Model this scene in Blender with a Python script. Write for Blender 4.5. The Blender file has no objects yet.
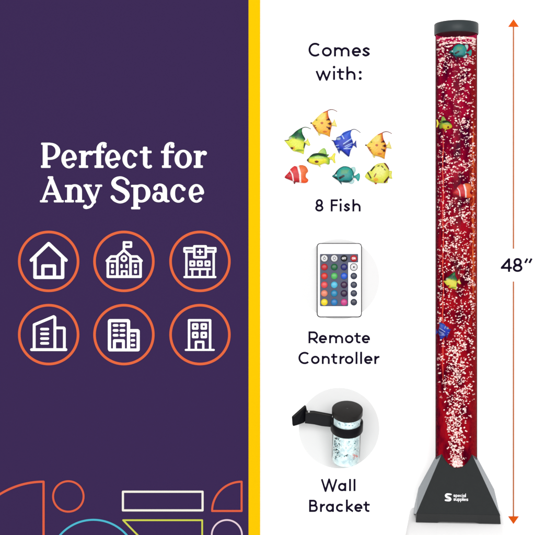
import bpy, bmesh, math, random
from mathutils import Vector, Matrix, Euler
from mathutils.geometry import delaunay_2d_cdt
random.seed(7)
sc = bpy.context.scene
C = sc.collection
S = 0.00242            # metres per photograph pixel on the wall
DP = 1300.0            # camera distance in the same pixels
CX, CY = 266.5, 267.5
R = math.radians
E = 2.1               # how much light a white surface returns here

# ------------------------------------------------------------------ materials
def lin(c):
    out = []
    for v in c[:3]:
        v = v / 255.0
        out.append(v / 12.92 if v <= 0.04045 else ((v + 0.055) / 1.055) ** 2.4)
    return out
def alb(c, e=None):
    return [min(0.92, v / (e or E)) for v in lin(c)] + [1.0]
def mat(name, c, rough=0.8, spec=0.0, metal=0.0, emit=0.0, noise=0.0, nscale=300.0, bump=0.0, e=None):
    m = bpy.data.materials.new(name); m.use_nodes = True
    nt = m.node_tree; b = nt.nodes['Principled BSDF']
    col = alb(c, e)
    b.inputs['Base Color'].default_value = col
    b.inputs['Roughness'].default_value = rough
    b.inputs['Specular IOR Level'].default_value = spec
    b.inputs['Metallic'].default_value = metal
    if emit:
        b.inputs['Emission Color'].default_value = lin(c) + [1]
        b.inputs['Emission Strength'].default_value = emit
    if noise or bump:
        tc = nt.nodes.new('ShaderNodeTexCoord'); n = nt.nodes.new('ShaderNodeTexNoise')
        n.inputs['Scale'].default_value = nscale; n.inputs['Detail'].default_value = 3
        nt.links.new(tc.outputs['Object'], n.inputs['Vector'])
        if noise:
            mx = nt.nodes.new('ShaderNodeMix'); mx.data_type = 'RGBA'
            mx.inputs['A'].default_value = [v * (1 - noise) for v in col[:3]] + [1]
            mx.inputs['B'].default_value = [min(.95, v * (1 + noise)) for v in col[:3]] + [1]
            nt.links.new(n.outputs['Fac'], mx.inputs['Factor'])
            nt.links.new(mx.outputs['Result'], b.inputs['Base Color'])
        if bump:
            bp = nt.nodes.new('ShaderNodeBump'); bp.inputs['Strength'].default_value = bump
            bp.inputs['Distance'].default_value = 0.0006
            nt.links.new(n.outputs['Fac'], bp.inputs['Height']); nt.links.new(bp.outputs['Normal'], b.inputs['Normal'])
    return m
M = {}
M['white'] = mat('white_wall_paint', (255,255,255)); M['white'].node_tree.nodes['Principled BSDF'].inputs['Base Color'].default_value = (.86,.86,.86,1)
M['purple'] = mat('purple_print', (63,44,89), noise=.035, nscale=700)
M['yellow'] = mat('yellow_print', (255,204,4), noise=.01, e=2.0)
M['type_white'] = mat('white_print', (252,251,253), e=1.72)
M['ring'] = mat('orange_print', (238,108,66))
M['line_orange'] = mat('orange_line_print', (232,100,70))
M['line_cyan'] = mat('cyan_line_print', (82,190,216))
M['line_lime'] = mat('lime_line_print', (214,218,84))
M['line_cream'] = mat('cream_line_print', (250,246,236))
M['line_pink'] = mat('pink_line_print', (240,214,228))
M['navy'] = mat('navy_print', (26,18,44))
M['arrow'] = mat('arrow_orange', (246,98,20))
M['shaft'] = mat('shaft_orange', (205,112,60))
M['disc'] = mat('pale_grey_card', (245,245,245), e=1.84)
M['base_dark'] = mat('charcoal_plastic', (40,43,44), rough=.55, spec=.12, noise=.12, nscale=120, bump=.15, e=E*.95)
M['base_black'] = mat('black_plastic_plinth', (28,30,31), rough=.5, spec=.15, noise=.1, e=E)
M['silver'] = mat('silver_plastic', (146,155,162), rough=.4, spec=.25, metal=.15, noise=.05, nscale=60, e=E*1.05)
M['cap'] = mat('slate_plastic_cap', (54,62,65), rough=.45, spec=.15, noise=.1, nscale=80, e=E)
M['cap_rim'] = mat('dark_cap_rim', (30,33,35), rough=.4, spec=.3)
M['br_black'] = mat('black_bracket_plastic', (10,10,17), rough=.5, spec=.1, noise=.3, nscale=150)
M['br_cap'] = mat('dark_grey_cap_plastic', (40,38,37), rough=.5, spec=.12, noise=.1, nscale=150)
M['screw'] = mat('steel_screw', (190,190,190), rough=.3, spec=.5)
M['foam'] = mat('bubble_white', (255,232,224), rough=.3, spec=.3, emit=.55)
M['foam_pink'] = mat('bubble_pink', (250,190,190), rough=.3, spec=.3, emit=.35)

def mat_attr():
    m = bpy.data.materials.new('painted_plastic'); m.use_nodes = True
    nt = m.node_tree; b = nt.nodes['Principled BSDF']
    a = nt.nodes.new('ShaderNodeVertexColor'); a.layer_name = 'paint'
    nt.links.new(a.outputs['Color'], b.inputs['Base Color'])
    b.inputs['Roughness'].default_value = .4; b.inputs['Specular IOR Level'].default_value = .18
    return m
M['paint'] = mat_attr()

def mat_clear(name, tint, refl, ior=1.3, emit=None):
    m = bpy.data.materials.new(name); m.use_nodes = True
    nt = m.node_tree; nt.nodes.remove(nt.nodes['Principled BSDF'])
    out = nt.nodes['Material Output']
    t = nt.nodes.new('ShaderNodeBsdfTransparent'); t.inputs['Color'].default_value = tint
    g = nt.nodes.new('ShaderNodeBsdfGlossy'); g.inputs['Roughness'].default_value = .08
    g.inputs['Color'].default_value = (refl, refl, refl, 1)
    f = nt.nodes.new('ShaderNodeFresnel'); f.inputs['IOR'].default_value = ior
    mx = nt.nodes.new('ShaderNodeMixShader')
    nt.links.new(f.outputs['Fac'], mx.inputs['Fac']); nt.links.new(t.outputs[0], mx.inputs[1]); nt.links.new(g.outputs[0], mx.inputs[2])
    nt.links.new(mx.outputs[0], out.inputs['Surface'])
    return m
M['acrylic'] = mat_clear('clear_acrylic', (.985,.93,.94,1), .08, 1.2)
M['acrylic_clear'] = mat_clear('clear_acrylic_pale', (.93,.985,.985,1), .7, 1.35)

# ------------------------------------------------------------------ objects
def tag(o, label=None, cat=None, group=None, kind=None):
    if label: o['label'] = label
    if cat: o['category'] = cat
    if group: o['group'] = group
    if kind: o['kind'] = kind
    return o
def empty(name, loc, rot=(0,0,0)):
    o = bpy.data.objects.new(name, None); C.objects.link(o); o.location = loc; o.rotation_euler = rot
    o.empty_display_size = .02
    return o
def link_bm(name, bm, m, parent=None, smooth=False):
    me = bpy.data.meshes.new(name); bm.to_mesh(me); bm.free()
    for mm in (m if isinstance(m, (list, tuple)) else [m]): me.materials.append(mm)
    if smooth:
        for p in me.polygons: p.use_smooth = True
    o = bpy.data.objects.new(name, me); C.objects.link(o)
    if parent: o.parent = parent
    return o
def WX(px, d=0): return (px - CX) * S * (DP - d) / DP
def WZ(py, d=0): return (CY - py) * S * (DP - d) / DP
def W(px, py, d=0): return Vector((WX(px, d), -d * S, WZ(py, d)))

# ------------------------------------------------------------------ 2-D drawing: convex pieces joined by a triangulation
class Draw:
    def __init__(s, ox=0, oy=0, sc_=1.0, slim=0): s.p = []; s.ox, s.oy, s.k = ox, oy, sc_; s.slim = slim
    def add(s, pts):
        q = [(s.ox + x / s.k, s.oy + y / s.k) for x, y in pts]
        a = sum(q[i][0]*q[(i+1)%len(q)][1] - q[(i+1)%len(q)][0]*q[i][1] for i in range(len(q)))
        if abs(a) < 1e-6: return
        if a < 0: q.reverse()
        s.p.append(q)
    def dot(s, x, y, r, n=14, ry=None):
        ry = ry or r
        s.add([(x + r*math.cos(2*math.pi*(i+.37)/n), y + ry*math.sin(2*math.pi*(i+.37)/n)) for i in range(n)])
    def path(s, pts, w, cap=True, closed=False):
        ws = w if isinstance(w, (list, tuple)) else [w]*len(pts)
        if s.slim: ws = [v-s.slim if v > 20 else v-s.slim*.5 for v in ws]
        n = len(pts)
        for i in range(n if closed else n-1):
            (x0,y0),(x1,y1) = pts[i], pts[(i+1)%n]
            L = math.hypot(x1-x0, y1-y0)
            if L < 1e-9: continue
            nx, ny = -(y1-y0)/L/2, (x1-x0)/L/2; a, b = ws[i], ws[(i+1)%n]
            s.add([(x0+nx*a,y0+ny*a),(x1+nx*b,y1+ny*b),(x1-nx*b,y1-ny*b),(x0-nx*a,y0-ny*a)])
        rng = range(n) if (cap or closed) else range(1, n-1)
        for i in rng: s.dot(pts[i][0], pts[i][1], ws[i]/2*.995, 12)
    def line(s, x0, y0, x1, y1, w, cap=True): s.path([(x0,y0),(x1,y1)], w, cap)
    def arc(s, cx, cy, rx, ry, a0, a1, wh, wv=None, n=None, cap=True):
        wv = wh if wv is None else wv
        n = n or max(6, int(abs(a1-a0)/9))
        pts, ws = [], []
        for i in range(n+1):
            a = R(a0 + (a1-a0)*i/n)
            pts.append((cx + rx*math.cos(a), cy - ry*math.sin(a)))
            ws.append(wh*math.cos(a)**2 + wv*math.sin(a)**2)
        s.path(pts, ws, cap)
    def ring(s, cx, cy, rx, ry, w, n=48):
        s.path([(cx+rx*math.cos(2*math.pi*i/n), cy-ry*math.sin(2*math.pi*i/n)) for i in range(n)], w, True, True)
    def box(s, x0, y0, x1, y1, r=4):
        if s.slim and y1-y0 > 45: x0 += s.slim*.5; x1 -= s.slim*.5
        elif s.slim: y0 += s.slim*.25; y1 -= s.slim*.25
        r = min(r, (x1-x0)/2.01, (y1-y0)/2.01); q = []
        for cx, cy, a in ((x1-r,y1-r,0),(x0+r,y1-r,90),(x0+r,y0+r,180),(x1-r,y0+r,270)):
            for k in range(4):
                t = R(a + 30*k); q.append((cx + r*math.cos(t), cy + r*math.sin(t)))
        s.add(q)
    def rect(s, x0, y0, x1, y1, w): s.path([(x0,y0),(x1,y0),(x1,y1),(x0,y1)], w, True, True)
    def spline(s, pts, n=6):
        out, ws = [], []
        for i in range(len(pts)-1):
            p0 = pts[max(0,i-1)]; p1 = pts[i]; p2 = pts[i+1]; p3 = pts[min(len(pts)-1,i+2)]
            for k in range(n):
                t = k/n
                v = [.5*((2*p1[j]) + (-p0[j]+p2[j])*t + (2*p0[j]-5*p1[j]+4*p2[j]-p3[j])*t*t + (-p0[j]+3*p1[j]-3*p2[j]+p3[j])*t**3) for j in range(3)]
                out.append((v[0],v[1])); ws.append(v[2])
        out.append(pts[-1][:2]); ws.append(pts[-1][2])
        s.path(out, ws)
    def tris(s):
        V, F = [], []
        for q in s.p:
            b = len(V); V += [Vector(p) for p in q]; F.append(list(range(b, b+len(q))))
        r = delaunay_2d_cdt(V, [], F, 1, 1e-4)
        return r[0], [f for f, o in zip(r[2], r[5]) if len(o)]
    def bm(s, f, thick):
        """f(px,py,h) -> world; front at h=thick, back at h=0"""
        vs, fs = s.tris(); bm = bmesh.new()
        top = [bm.verts.new(f(v.x, v.y, thick)) for v in vs]
        cnt = {}
        for t in fs:
            try: bm.faces.new([top[i] for i in t])
            except ValueError: continue
            for i in range(len(t)):
                e = (t[i], t[(i+1)%len(t)]); cnt[tuple(sorted(e))] = cnt.get(tuple(sorted(e)), []) + [e]
        bot = {}
        for k, es in cnt.items():
            if len(es) == 1:
                a, b = es[0]
                for i in (a, b):
                    if i not in bot: bot[i] = bm.verts.new(f(vs[i].x, vs[i].y, 0))
                try: bm.faces.new([top[b], top[a], bot[a], bot[b]])
                except ValueError: pass
        for v in [v for v in bm.verts if not v.link_faces]: bm.verts.remove(v)
        bmesh.ops.recalc_face_normals(bm, faces=bm.faces)
        return bm
def wallf(base):
    return lambda x, y, h: Vector((WX(x), -(base + h) * S, WZ(y)))
def printed(name, d, m, parent=None, base=0.0, thick=.5):
    return link_bm(name, d.bm(wallf(base), thick), m, parent)

# ------------------------------------------------------------------ setting
def quad(name, pts, m, kind='structure'):
    bm = bmesh.new(); bm.faces.new([bm.verts.new(p) for p in pts])
    o = link_bm(name, bm, m); tag(o, kind=kind); return o
quad('wall', [(-6,0.0,-3),(6,0.0,-3),(6,0.0,4),(-6,0.0,4)], M['white'])
FZ = (CY - 523.2) * S * (DP - 95) / DP
def box_bm(x0,y0,z0,x1,y1,z1, bev=0, seg=2):
    bm = bmesh.new(); bmesh.ops.create_cube(bm, size=1)
    for v in bm.verts:
        v.co = Vector(((x0+x1)/2 + v.co.x*(x1-x0), (y0+y1)/2 + v.co.y*(y1-y0), (z0+z1)/2 + v.co.z*(z1-z0)))
    if bev: bmesh.ops.bevel(bm, geom=list(bm.edges), offset=bev, segments=seg, affect='EDGES', profile=.5)
    return bm
M['display_shelf'] = mat('shadow_grey_shelf', (255,255,255)); M['display_shelf'].node_tree.nodes['Principled BSDF'].inputs['Base Color'].default_value = (.66,.66,.66,1)  # pale grey tone imitates the soft shadow round the lamp base
_tx = WX(456.3, 55); _yaw = -math.atan2(_tx, (DP-55)*S)
fl = link_bm('display_shelf', box_bm(-45.5*S, -110*S, -.05, 45.2*S, 38*S, 0, .012, 5), M['display_shelf'], None, True); tag(fl, kind='structure')  # small display shelf under the lamp only, not a whole floor
fl.location = (_tx, -55*S, FZ); fl.rotation_euler = (0,0,_yaw)

# ------------------------------------------------------------------ purple panel with its prints
TP = 4.0     # panel thickness
panel = empty('display_panel', (WX(122), 0, WZ(560)))
tag(panel, 'tall dark purple sign panel with white heading, six round icons and a yellow right edge', 'sign panel')
PI_ = Matrix.Translation(panel.location).inverted()
def pan(o):
    o.parent = panel; o.matrix_parent_inverse = PI_.copy(); return o
def padd(name, d, m, base=TP, thick=.45):
    return pan(printed(name, d, m, None, base, thick))
pan(link_bm('board', box_bm(WX(-40), -TP*S, WZ(575), WX(248.6), -.0015, WZ(-40)), M['purple']))
pan(link_bm('yellow_stripe', box_bm(WX(248.6), -(TP+.15)*S, WZ(575), WX(260.2), -.0015, WZ(-40)), M['yellow']))
Z1 = 5.922
OFF = (120-35)*Z1
d = Draw(35, 140, Z1, 1.0)
def e_(d, cx, cy):
    d.arc(cx, cy, 33, 48, 6, 316, 26, 14, cap=True)
    d.line(cx-24, cy+8, cx+34, cy-4, 13)
# P
d.box(41,18,97,31); d.box(50,20,79,165,2); d.box(40,152,96,167)
d.arc(93,69,47,43,-90,90,28,14); d.line(72,26,93,26,14); d.line(72,112,93,112,14)
e_(d,206,115)
# r
d.box(264,66,304,79); d.box(276,66,304,165,2); d.box(264,152,318,167); d.spline([(298,102,12),(308,84,14),(326,77,22),(334,80,27)])
# f
d.box(367,55,395,165,2); d.box(356,152,409,167); d.box(345,66,413,80,3); d.arc(407,56,26,35,180,62,27,14); d.dot(415,38,12.5)
e_(d,464,115)
# c
d.arc(OFF+64,115,33,48,52,316,28,14); d.dot(OFF+94,90,12)
# t
d.box(OFF+138,42,OFF+165,140,6); d.box(OFF+120,66,OFF+189,80,3); d.arc(OFF+171,140,20,23,180,292,26,16); d.dot(OFF+183,158,9)
# f o r
d.box(OFF+262,55,OFF+290,165,2); d.box(OFF+251,152,OFF+304,167); d.box(OFF+245,66,OFF+322,80,3); d.arc(OFF+303,56,26,35,180,62,27,14); d.dot(OFF+312,38,12.5)
d.arc(OFF+376,115,37,48,0,360,28,14)
d.box(OFF+438,66,OFF+478,79); d.box(OFF+450,66,OFF+478,165,2); d.box(OFF+438,152,OFF+492,167); d.spline([(OFF+472,102,12),(OFF+482,84,14),(OFF+496,77,22),(OFF+503,80,27)])
padd('heading_line', d, M['type_white'])
d = Draw(35, 172, Z1, 1.0)
# A
d.line(97,50,52,172,15); d.path([(98,38),(150,172)],[24,28],False); d.box(80,27,112,42); d.box(66,124,132,137,3)
d.box(34,168,80,181); d.box(116,168,174,181)
# n
d.box(181,78,221,91); d.box(194,78,221,172,2); d.box(181,167,234,181); d.box(243,167,296,181); d.box(255,112,282,172,2)
d.arc(240,112,28.5,31,0,150,27,14)
# y
d.path([(308,84),(352,176)],[24,26]); d.box(291,76,340,89); d.spline([(384,84,12),(352,172,14),(336,202,15),(312,212,16),(301,207,26)]); d.box(360,76,401,89)
# S
d.spline([(551,66,25),(541,47,15),(512,35,15),(482,44,22),(468,66,27),(480,88,29),(508,102,30),(538,120,30),(550,143,27),(538,168,19),(508,180,15),(478,170,17),(463,151,25)])
# p
d.box(OFF+68,78,OFF+110,91); d.box(OFF+82,78,OFF+110,215,2); d.box(OFF+69,208,OFF+122,222); d.arc(OFF+128,128,41,47,-140,138,28,14)
# a
d.arc(OFF+238,110,29,33,0,148,27,14); d.box(OFF+254,106,OFF+281,166,3); d.dot(OFF+213,98,13); d.arc(OFF+231,150,26,24,0,360,24,13); d.spline([(OFF+266,160,24),(OFF+277,172,18),(OFF+290,174,12)])
# c e
d.arc(OFF+348,128,34,48,52,316,28,14); d.dot(OFF+378,102,12)
e_(d,OFF+454,128)
padd('heading_line', d, M['type_white'])

IC = 7.614
def badge(cx, cy, fn, ox, oy, kind):
    d = Draw(); d.ring(cx, cy, 29.3, 29.3,2.55,80)
    ring = padd('icon_ring', d, M['ring'])
    d = Draw(ox, oy, IC); fn(d)
    o = printed(kind, d, M['type_white'], None, TP, .45)
    o.parent = ring; o.matrix_parent_inverse = Matrix.Identity(4)
    # ring carries the panel offset: cancel it
    o.matrix_parent_inverse = PI_ @ Matrix.Identity(4) if False else Matrix.Identity(4)
    ring['label'] = 'orange ring around the white ' + kind.replace('_', ' ')
def house(d):
    d.path([(130,268),(262,142),(394,268)], 25); d.path([(158,252),(158,398),(368,398),(368,252)], 25); d.path([(218,396),(218,312),(306,312),(306,396)], 24)
def school(d):
    d.line(140,393,388,393,20); d.line(140,275,140,393,19); d.line(388,275,388,393,19)
    d.line(212,238,212,393,19); d.line(312,238,312,393,19)
    d.path([(132,273),(165,240),(212,240)],18); d.path([(312,240),(362,240),(396,273)],18)
    d.line(135,276,212,276,16); d.line(312,276,392,276,16)
    d.path([(212,238),(262,192),(312,238)],19); d.line(262,192,262,132,18); d.rect(264,133,316,166,17)
    d.ring(262,256,18,18,15)
    for x in (175,350):
        for y in (312,355): d.box(x-11,y-15,x+11,y+15,6)
    for x in (244,282): d.box(x-9,298,x+9,328,6)
    d.path([(246,390),(246,352),(282,352),(282,390)],15)
def hospital(d):
    d.line(150,396,385,396,16); d.line(165,205,165,392,17); d.line(372,205,372,392,17)
    d.path([(225,177),(150,177),(150,203),(225,203)],17); d.path([(312,177),(385,177),(385,203),(312,203)],17)
    d.rect(225,163,312,246,18); d.line(268,188,268,222,13); d.line(250,205,286,205,13)
    for x in (210,267,325): d.rect(x-15,278,x+15,308,15)
    d.line(194,336,344,336,15)
    for x in (210,267,325): d.line(x,336,x,392,15)
def tower_a(d):
    d.line(132,376,393,376,21); d.path([(152,372),(152,187),(300,125)],21); d.path([(300,125),(309,132),(309,372)],21)
    d.path([(309,211),(376,211),(381,216),(381,372)],20)
    for y in (220,256,292,328): d.line(207,y,256,y,19)
def tower_b(d):
    d.path([(152,372),(152,160),(156,156),(292,156),(297,161),(297,376)],24); d.path([(297,232),(366,232),(370,236),(370,376)],24); d.line(154,378,368,378,22)
    for y in (192,230,267):
        d.line(187,y,211,y,20); d.line(239,y,262,y,20)
    d.path([(190,374),(190,308),(258,308),(258,374)],22)
    for y in (268,305,342): d.line(322,y,338,y,19)
def tower_c(d):
    d.line(160,378,373,378,15); d.path([(185,374),(185,153),(345,153),(345,374)],18)
    for x in (232,297):
        for y in (200,265): d.rect(x-16,y-16,x+16,y+16,17)
    d.path([(237,374),(237,317),(293,317),(293,374)],17)
badge(49.4,261.4,house,15,225,'house_icon'); badge(124.4,261.4,school,90,225,'school_icon'); badge(200.2,261.4,hospital,165,225,'hospital_icon')
badge(49.4,334.4,tower_a,15,300,'office_block_icon'); badge(124.4,334.4,tower_b,90,300,'apartment_icon'); badge(200.2,334.4,tower_c,165,300,'city_building_icon')

d = Draw(); d.arc(44.3,563,82,82,90,180,2.2,n=40); d.path([(44.3,481),(44.3,563),(-37.7,563)],2.2); padd('quarter_circle_outline', d, M['line_orange'])
d = Draw(); d.ring(69,495.7,15.2,15.2,1.9,50); padd('circle_outline', d, M['line_orange'])
d = Draw(); d.arc(94,562.8,43.8,43.8,0,180,1.9,n=60); padd('half_circle_outline', d, M['line_cyan'])
d = Draw(); d.rect(123.4,491,202.8,509.6,2.1); padd('rectangle_outline', d, M['line_cream'])
d = Draw(); d.path([(123.6,519.4),(202.4,519.4),(202.4,565),(168,565)],1.7,True,True); padd('four_sided_outline', d, M['line_lime'])
d = Draw(); d.arc(241.7,510.2,29.4,29.2,90,180,2.0,n=20); d.path([(241.7,481),(241.7,510.2),(212.3,510.2)],2.0); padd('quarter_circle_outline', d, M['line_orange'])
d = Draw(); d.ring(227,534.3,15.1,15.1,1.6,50); padd('circle_outline', d, M['line_pink'])

# ------------------------------------------------------------------ captions in a plain round-ended sans
def glyph(d, ch, x0, x1, base, cap, xh, w):
    """draws one letter between outer edges x0..x1 (px), baseline y, cap height, x height"""
    h = w/2; a, b = x0+h, x1-h; cx = (x0+x1)/2; t = base-xh
    rx = (x1-x0)/2-h; ry = (xh-w)/2+.1; my = base-xh/2
    ll = lambda p, c=False: d.path(p, w, c)
    if ch == 'C': d.arc(cx+.6, base-cap/2, rx+.6, cap/2-h+.2, 47, 313, w, cap=False)
    elif ch == 'o': d.ring(cx, my, rx, ry,w)
    elif ch in 'mn':
        ll([(a,base),(a,t)])
        if ch == 'n':
            d.arc(cx, t+rx+h, rx, rx, 0, 172, w, cap=False); ll([(b,base),(b,t+rx+h)])
        else:
            r = (b-a)/4
            for k in (1,3):
                c = a + r*k
                d.arc(c, t+r+h, r, r, 0, 172, w, cap=False); ll([(c+r,base),(c+r,t+r+h)])
    elif ch == 'e':
        d.arc(cx, my, rx, ry, 4, 312, w, cap=False); ll([(a,my+.1),(b+h*.9,my+.1)])
    elif ch == 'c': d.arc(cx+.3, my, rx+.3, ry, 50, 310, w, cap=False)
    elif ch == 's':
        k = .92
        d.spline([(b,t+h+1.0,w),(cx+.2,t+h-.1,w),(a+.2,t+h+1.5,w),(cx,my,w),(b+.1,base-h-1.6,w),(cx-.3,base-h+.1,w),(a-.2,base-h-1.1,w)])
    elif ch == 'w':
        q = (b-a)/4; p = [(x0+.8,t),(a+q,base),(cx,t+.3),(b-q,base),(x1-.8,t)]
        d.path(p, w*.93, False)
    elif ch == 'W':
        q = (b-a)/4; d.path([(x0+.8,base-cap),(a+q,base),(cx,base-cap+.2),(b-q,base),(x1-.8,base-cap)], w*.95, False)
    elif ch == 'i': ll([(cx,base),(cx,t)]); d.dot(cx, base-cap+.9-.4, w*.66)
    elif ch == 'l': ll([(cx,base),(cx,base-cap-.2)])
    elif ch == 't':
        sx = x0 + (x1-x0)*.42
        d.path([(sx,t-w*1.1),(sx,base-2.6)], w, False); d.arc(sx+2.2, base-h-1.7, 2.2, 1.8, 180, 290, w, cap=False); d.line(x0,t+h,x1,t+h,w*.9,False)
    elif ch == 'h':
        ll([(a,base),(a,base-cap-.2)]); d.arc(cx, t+rx+h, rx, rx, 0, 172, w, cap=False); ll([(b,base),(b,t+rx+h)])
    elif ch == 'r':
        ll([(a,base),(a,t)]); d.arc(x1+.2, t+3.4+h, x1-a+.1, 3.4, 92, 178, w, cap=False)
    elif ch == 'a': d.ring(cx, my, rx, ry,w); ll([(b,base),(b,t)])
    elif ch == 'k': ll([(a,base),(a,base-cap-.2)]); d.line(a,my+.7,b+.2,t+.3,w*.95,False); d.line(a+1.4,my+.2,b+.5,base-.4,w*.95,False)
    elif ch == '8':
        r1 = cap*.235-h*.15; d.ring(cx, base-cap+r1+h*.75, rx*.82, r1,w); r2 = (cap-w-2*r1)/2+.1; d.ring(cx, base-h-r2+.1, rx, r2,w)
    elif ch == 'F': ll([(a,base),(a,base-cap)]); d.line(x0,base-cap+h,x1,base-cap+h,w,False); d.line(a,base-cap*.52,x1-.6,base-cap*.52,w,False)
    elif ch == 'R':
        r = cap*.27; ll([(a,base),(a,base-cap)]); m = base-cap+h
        d.line(a,m,b-r,m,w,False); d.line(a,m+2*r,b-r,m+2*r,w,False); d.arc(b-r-.2, m+r, r, r, -90, 90, w, cap=False); d.line(b-r-1.2,m+2*r,x1-.8,base-.2,w,False)
    elif ch == 'B':
        ll([(a,base),(a,base-cap)]); m = base-cap+h; r = (cap-w)*.235; r2 = (cap-w)/2-r
        for y in (m, m+2*r, base-h): d.line(a,y,b-r2,y,w,False)
        d.arc(b-r-.9, m+r, r, r, -90, 90, w, cap=False); d.line(b-r2,m,b-r-.9,m,w,False); d.arc(b-r2, base-h-r2, r2, r2, -90, 90, w, cap=False)
        d.line(b-r2,m+2*r,b-r-.7,m+2*r,w,False)
    elif ch == '4':
        sx = x1-2.9; ll([(sx,base),(sx,base-cap)]); d.line(x0+.2,base-cap*.3,x1,base-cap*.3,w,False); d.path([(x0+1.1,base-cap*.3),(sx,base-cap+.9)], w, False)
    elif ch == ':': d.dot(cx, t+1.4, 1.55); d.dot(cx, base-1.4, 1.55)
def caption(name, label, lines, cat='lettering'):
    r = empty(name, W(339, lines[-1][0])); tag(r, label, cat)
    for base, cap, xh, w, gl in lines:
        d = Draw()
        for ch, x0, x1 in gl: glyph(d, ch, x0-.05, x1+.05, base, cap, xh, w+.1)
        o = printed('text_line', d, M['navy'], r, 0, .6)
        o.matrix_parent_inverse = Matrix.Translation(r.location).inverted()
    return r
caption('caption', 'dark navy two line heading reading Comes with: above the fish', [
    (56.5,13.6,9.3,2.0,[('C',308.5,320.6),('o',321.9,331.8),('m',334,349.5),('e',351.8,361),('s',362.4,369.7)]),
    (79.9,13.3,9.0,2.0,[('w',315.7,330.9),('i',333,335.1),('t',336.8,344.2),('h',346.3,355.5),(':',358.6,361.8)])])
caption('caption', 'dark navy words 8 Fish printed under the toy fish', [
    (211.5,12.2,8.3,1.9,[('8',315.2,323.4),('F',330.7,337.9),('i',339.6,341.6),('s',343.9,349.9),('h',352.4,360.6)])])
caption('caption', 'dark navy words Remote Controller printed under the remote', [
    (343.3,12.0,8.3,1.9,[('R',308.5,318.2),('e',318.8,327),('m',329.1,343.1),('o',344.9,353.4),('t',354.2,360.8),('e',361.8,370)]),
    (364.0,12.1,8.2,1.9,[('C',298.4,309.7),('o',311,319.6),('n',321.8,329.7),('t',331.1,337.3),('r',339.5,344.4),('o',344.9,353.4),('l',355.5,357.5),('l',360.1,362.1),('e',364.1,372.5),('r',374.3,379.2)])])
caption('caption', 'dark navy words Wall Bracket printed under the bracket', [
    (491.1,12.0,8.2,1.9,[('W',321,337.2),('a',338,346.2),('l',349,351),('l',353.5,355.5)]),
    (511.9,12.2,8.2,1.9,[('B',309.1,317.8),('r',320,324.8),('a',325.8,333.9),('c',335.9,344),('k',345.9,353.4),('e',354.3,362.5),('t',363.3,369.7)])])

# dimension arrow
dim = empty('dimension_arrow', W(513.4, 524)); PD = Matrix.Translation(dim.location).inverted()
tag(dim, 'tall thin orange double ended height arrow marked 48 inches right of the tube', 'dimension arrow')
def dpart(name, d, m, base=0):
    o = printed(name, d, m, None, base, .6); o.parent = dim; o.matrix_parent_inverse = PD.copy(); return o
for y0, y1 in ((26.8,248.8),(281.4,516.6)):
    d = Draw(); d.line(513.4,y0,513.4,y1,1.25,False); dpart('shaft', d, M['shaft'])
d = Draw(); d.add([(513.4,19.2),(508.0,26.9),(518.8,26.9)]); dpart('arrowhead', d, M['arrow'], .1)
d = Draw(); d.add([(513.4,524),(508.0,516.3),(518.8,516.3)]); dpart('arrowhead', d, M['arrow'], .1)
d = Draw()
glyph(d,'4',500.6,511.9,271.9,13.6,9,2.15); glyph(d,'8',512.7,522.4,271.9,13.7,9,2.15)
d.line(527.4,258.5,525.0,263,2.0,False); d.line(531.6,258.5,529.2,263,2.0,False)
dpart('number', d, M['navy'])

# ------------------------------------------------------------------ pale discs
def disc(cx, cy, r, label):
    d = Draw(); d.dot(cx, cy, r, 96); o = printed('backing_disc', d, M['disc'], None, 0, .8)
    tag(o, label, 'disc')
disc(338.8, 279.3, 40.3, 'round pale grey disc on the wall behind the remote')
disc(339, 428, 40.3, 'round pale grey disc on the wall behind the wall bracket')

# ------------------------------------------------------------------ remote
RZ = 6.37
def rx_(x): return 310 + x/RZ
def ry_(y): return 238 + y/RZ
rem = empty('remote_control', W(339, 317, 1)); PR = Matrix.Translation(rem.location).inverted()
tag(rem, 'flat white remote control with dark edge and rows of coloured buttons', 'remote control')
def rpart(o, par=None):
    o.parent = par or rem
    o.matrix_parent_inverse = Matrix.Identity(4) if par else PR.copy(); return o
def roundrect(x0,y0,x1,y1,r):
    d = Draw(); d.box(x0,y0,x1,y1,r); return d
M['rem_edge'] = mat('dark_remote_edge', (48,46,50), rough=.5, spec=.2)
M['rem_face'] = mat('white_remote_face', (255,255,255)); M['rem_face'].node_tree.nodes['Principled BSDF'].inputs['Base Color'].default_value = (.84,.84,.84,1)
M['pad'] = mat('slate_button_pad', (104,108,128), noise=.1, nscale=400)
rpart(printed('case', roundrect(316.7,243.1,361.5,317.2,3.2), M['rem_edge'], None, .8, 3.2))
rpart(printed('face', roundrect(317.6,244.0,360.6,316.2,2.6), M['rem_face'], None, 4.0, .35))
d = Draw(); d.box(rx_(62),ry_(102),rx_(305),ry_(156),.8); d.box(rx_(62),ry_(140),rx_(242),ry_(434),1.2); rpart(printed('button_pad', d, M['pad'], None, 4.35, .3))
cols = [[(244,244,246),(240,240,244),(22,22,24),(200,28,40)],
        [(200,30,42),(18,104,58),(32,34,118),(238,238,240)],
        [(224,46,38),(84,190,96),(28,92,214),(56,62,84)],
        [(236,76,80),(84,196,232),(62,26,70),(56,62,84)],
        [(240,138,108),(28,140,188),(50,22,66),(56,62,84)],
        [(252,226,24),(28,126,196),(214,62,142),(52,56,76)]]
bn = {}
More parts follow.
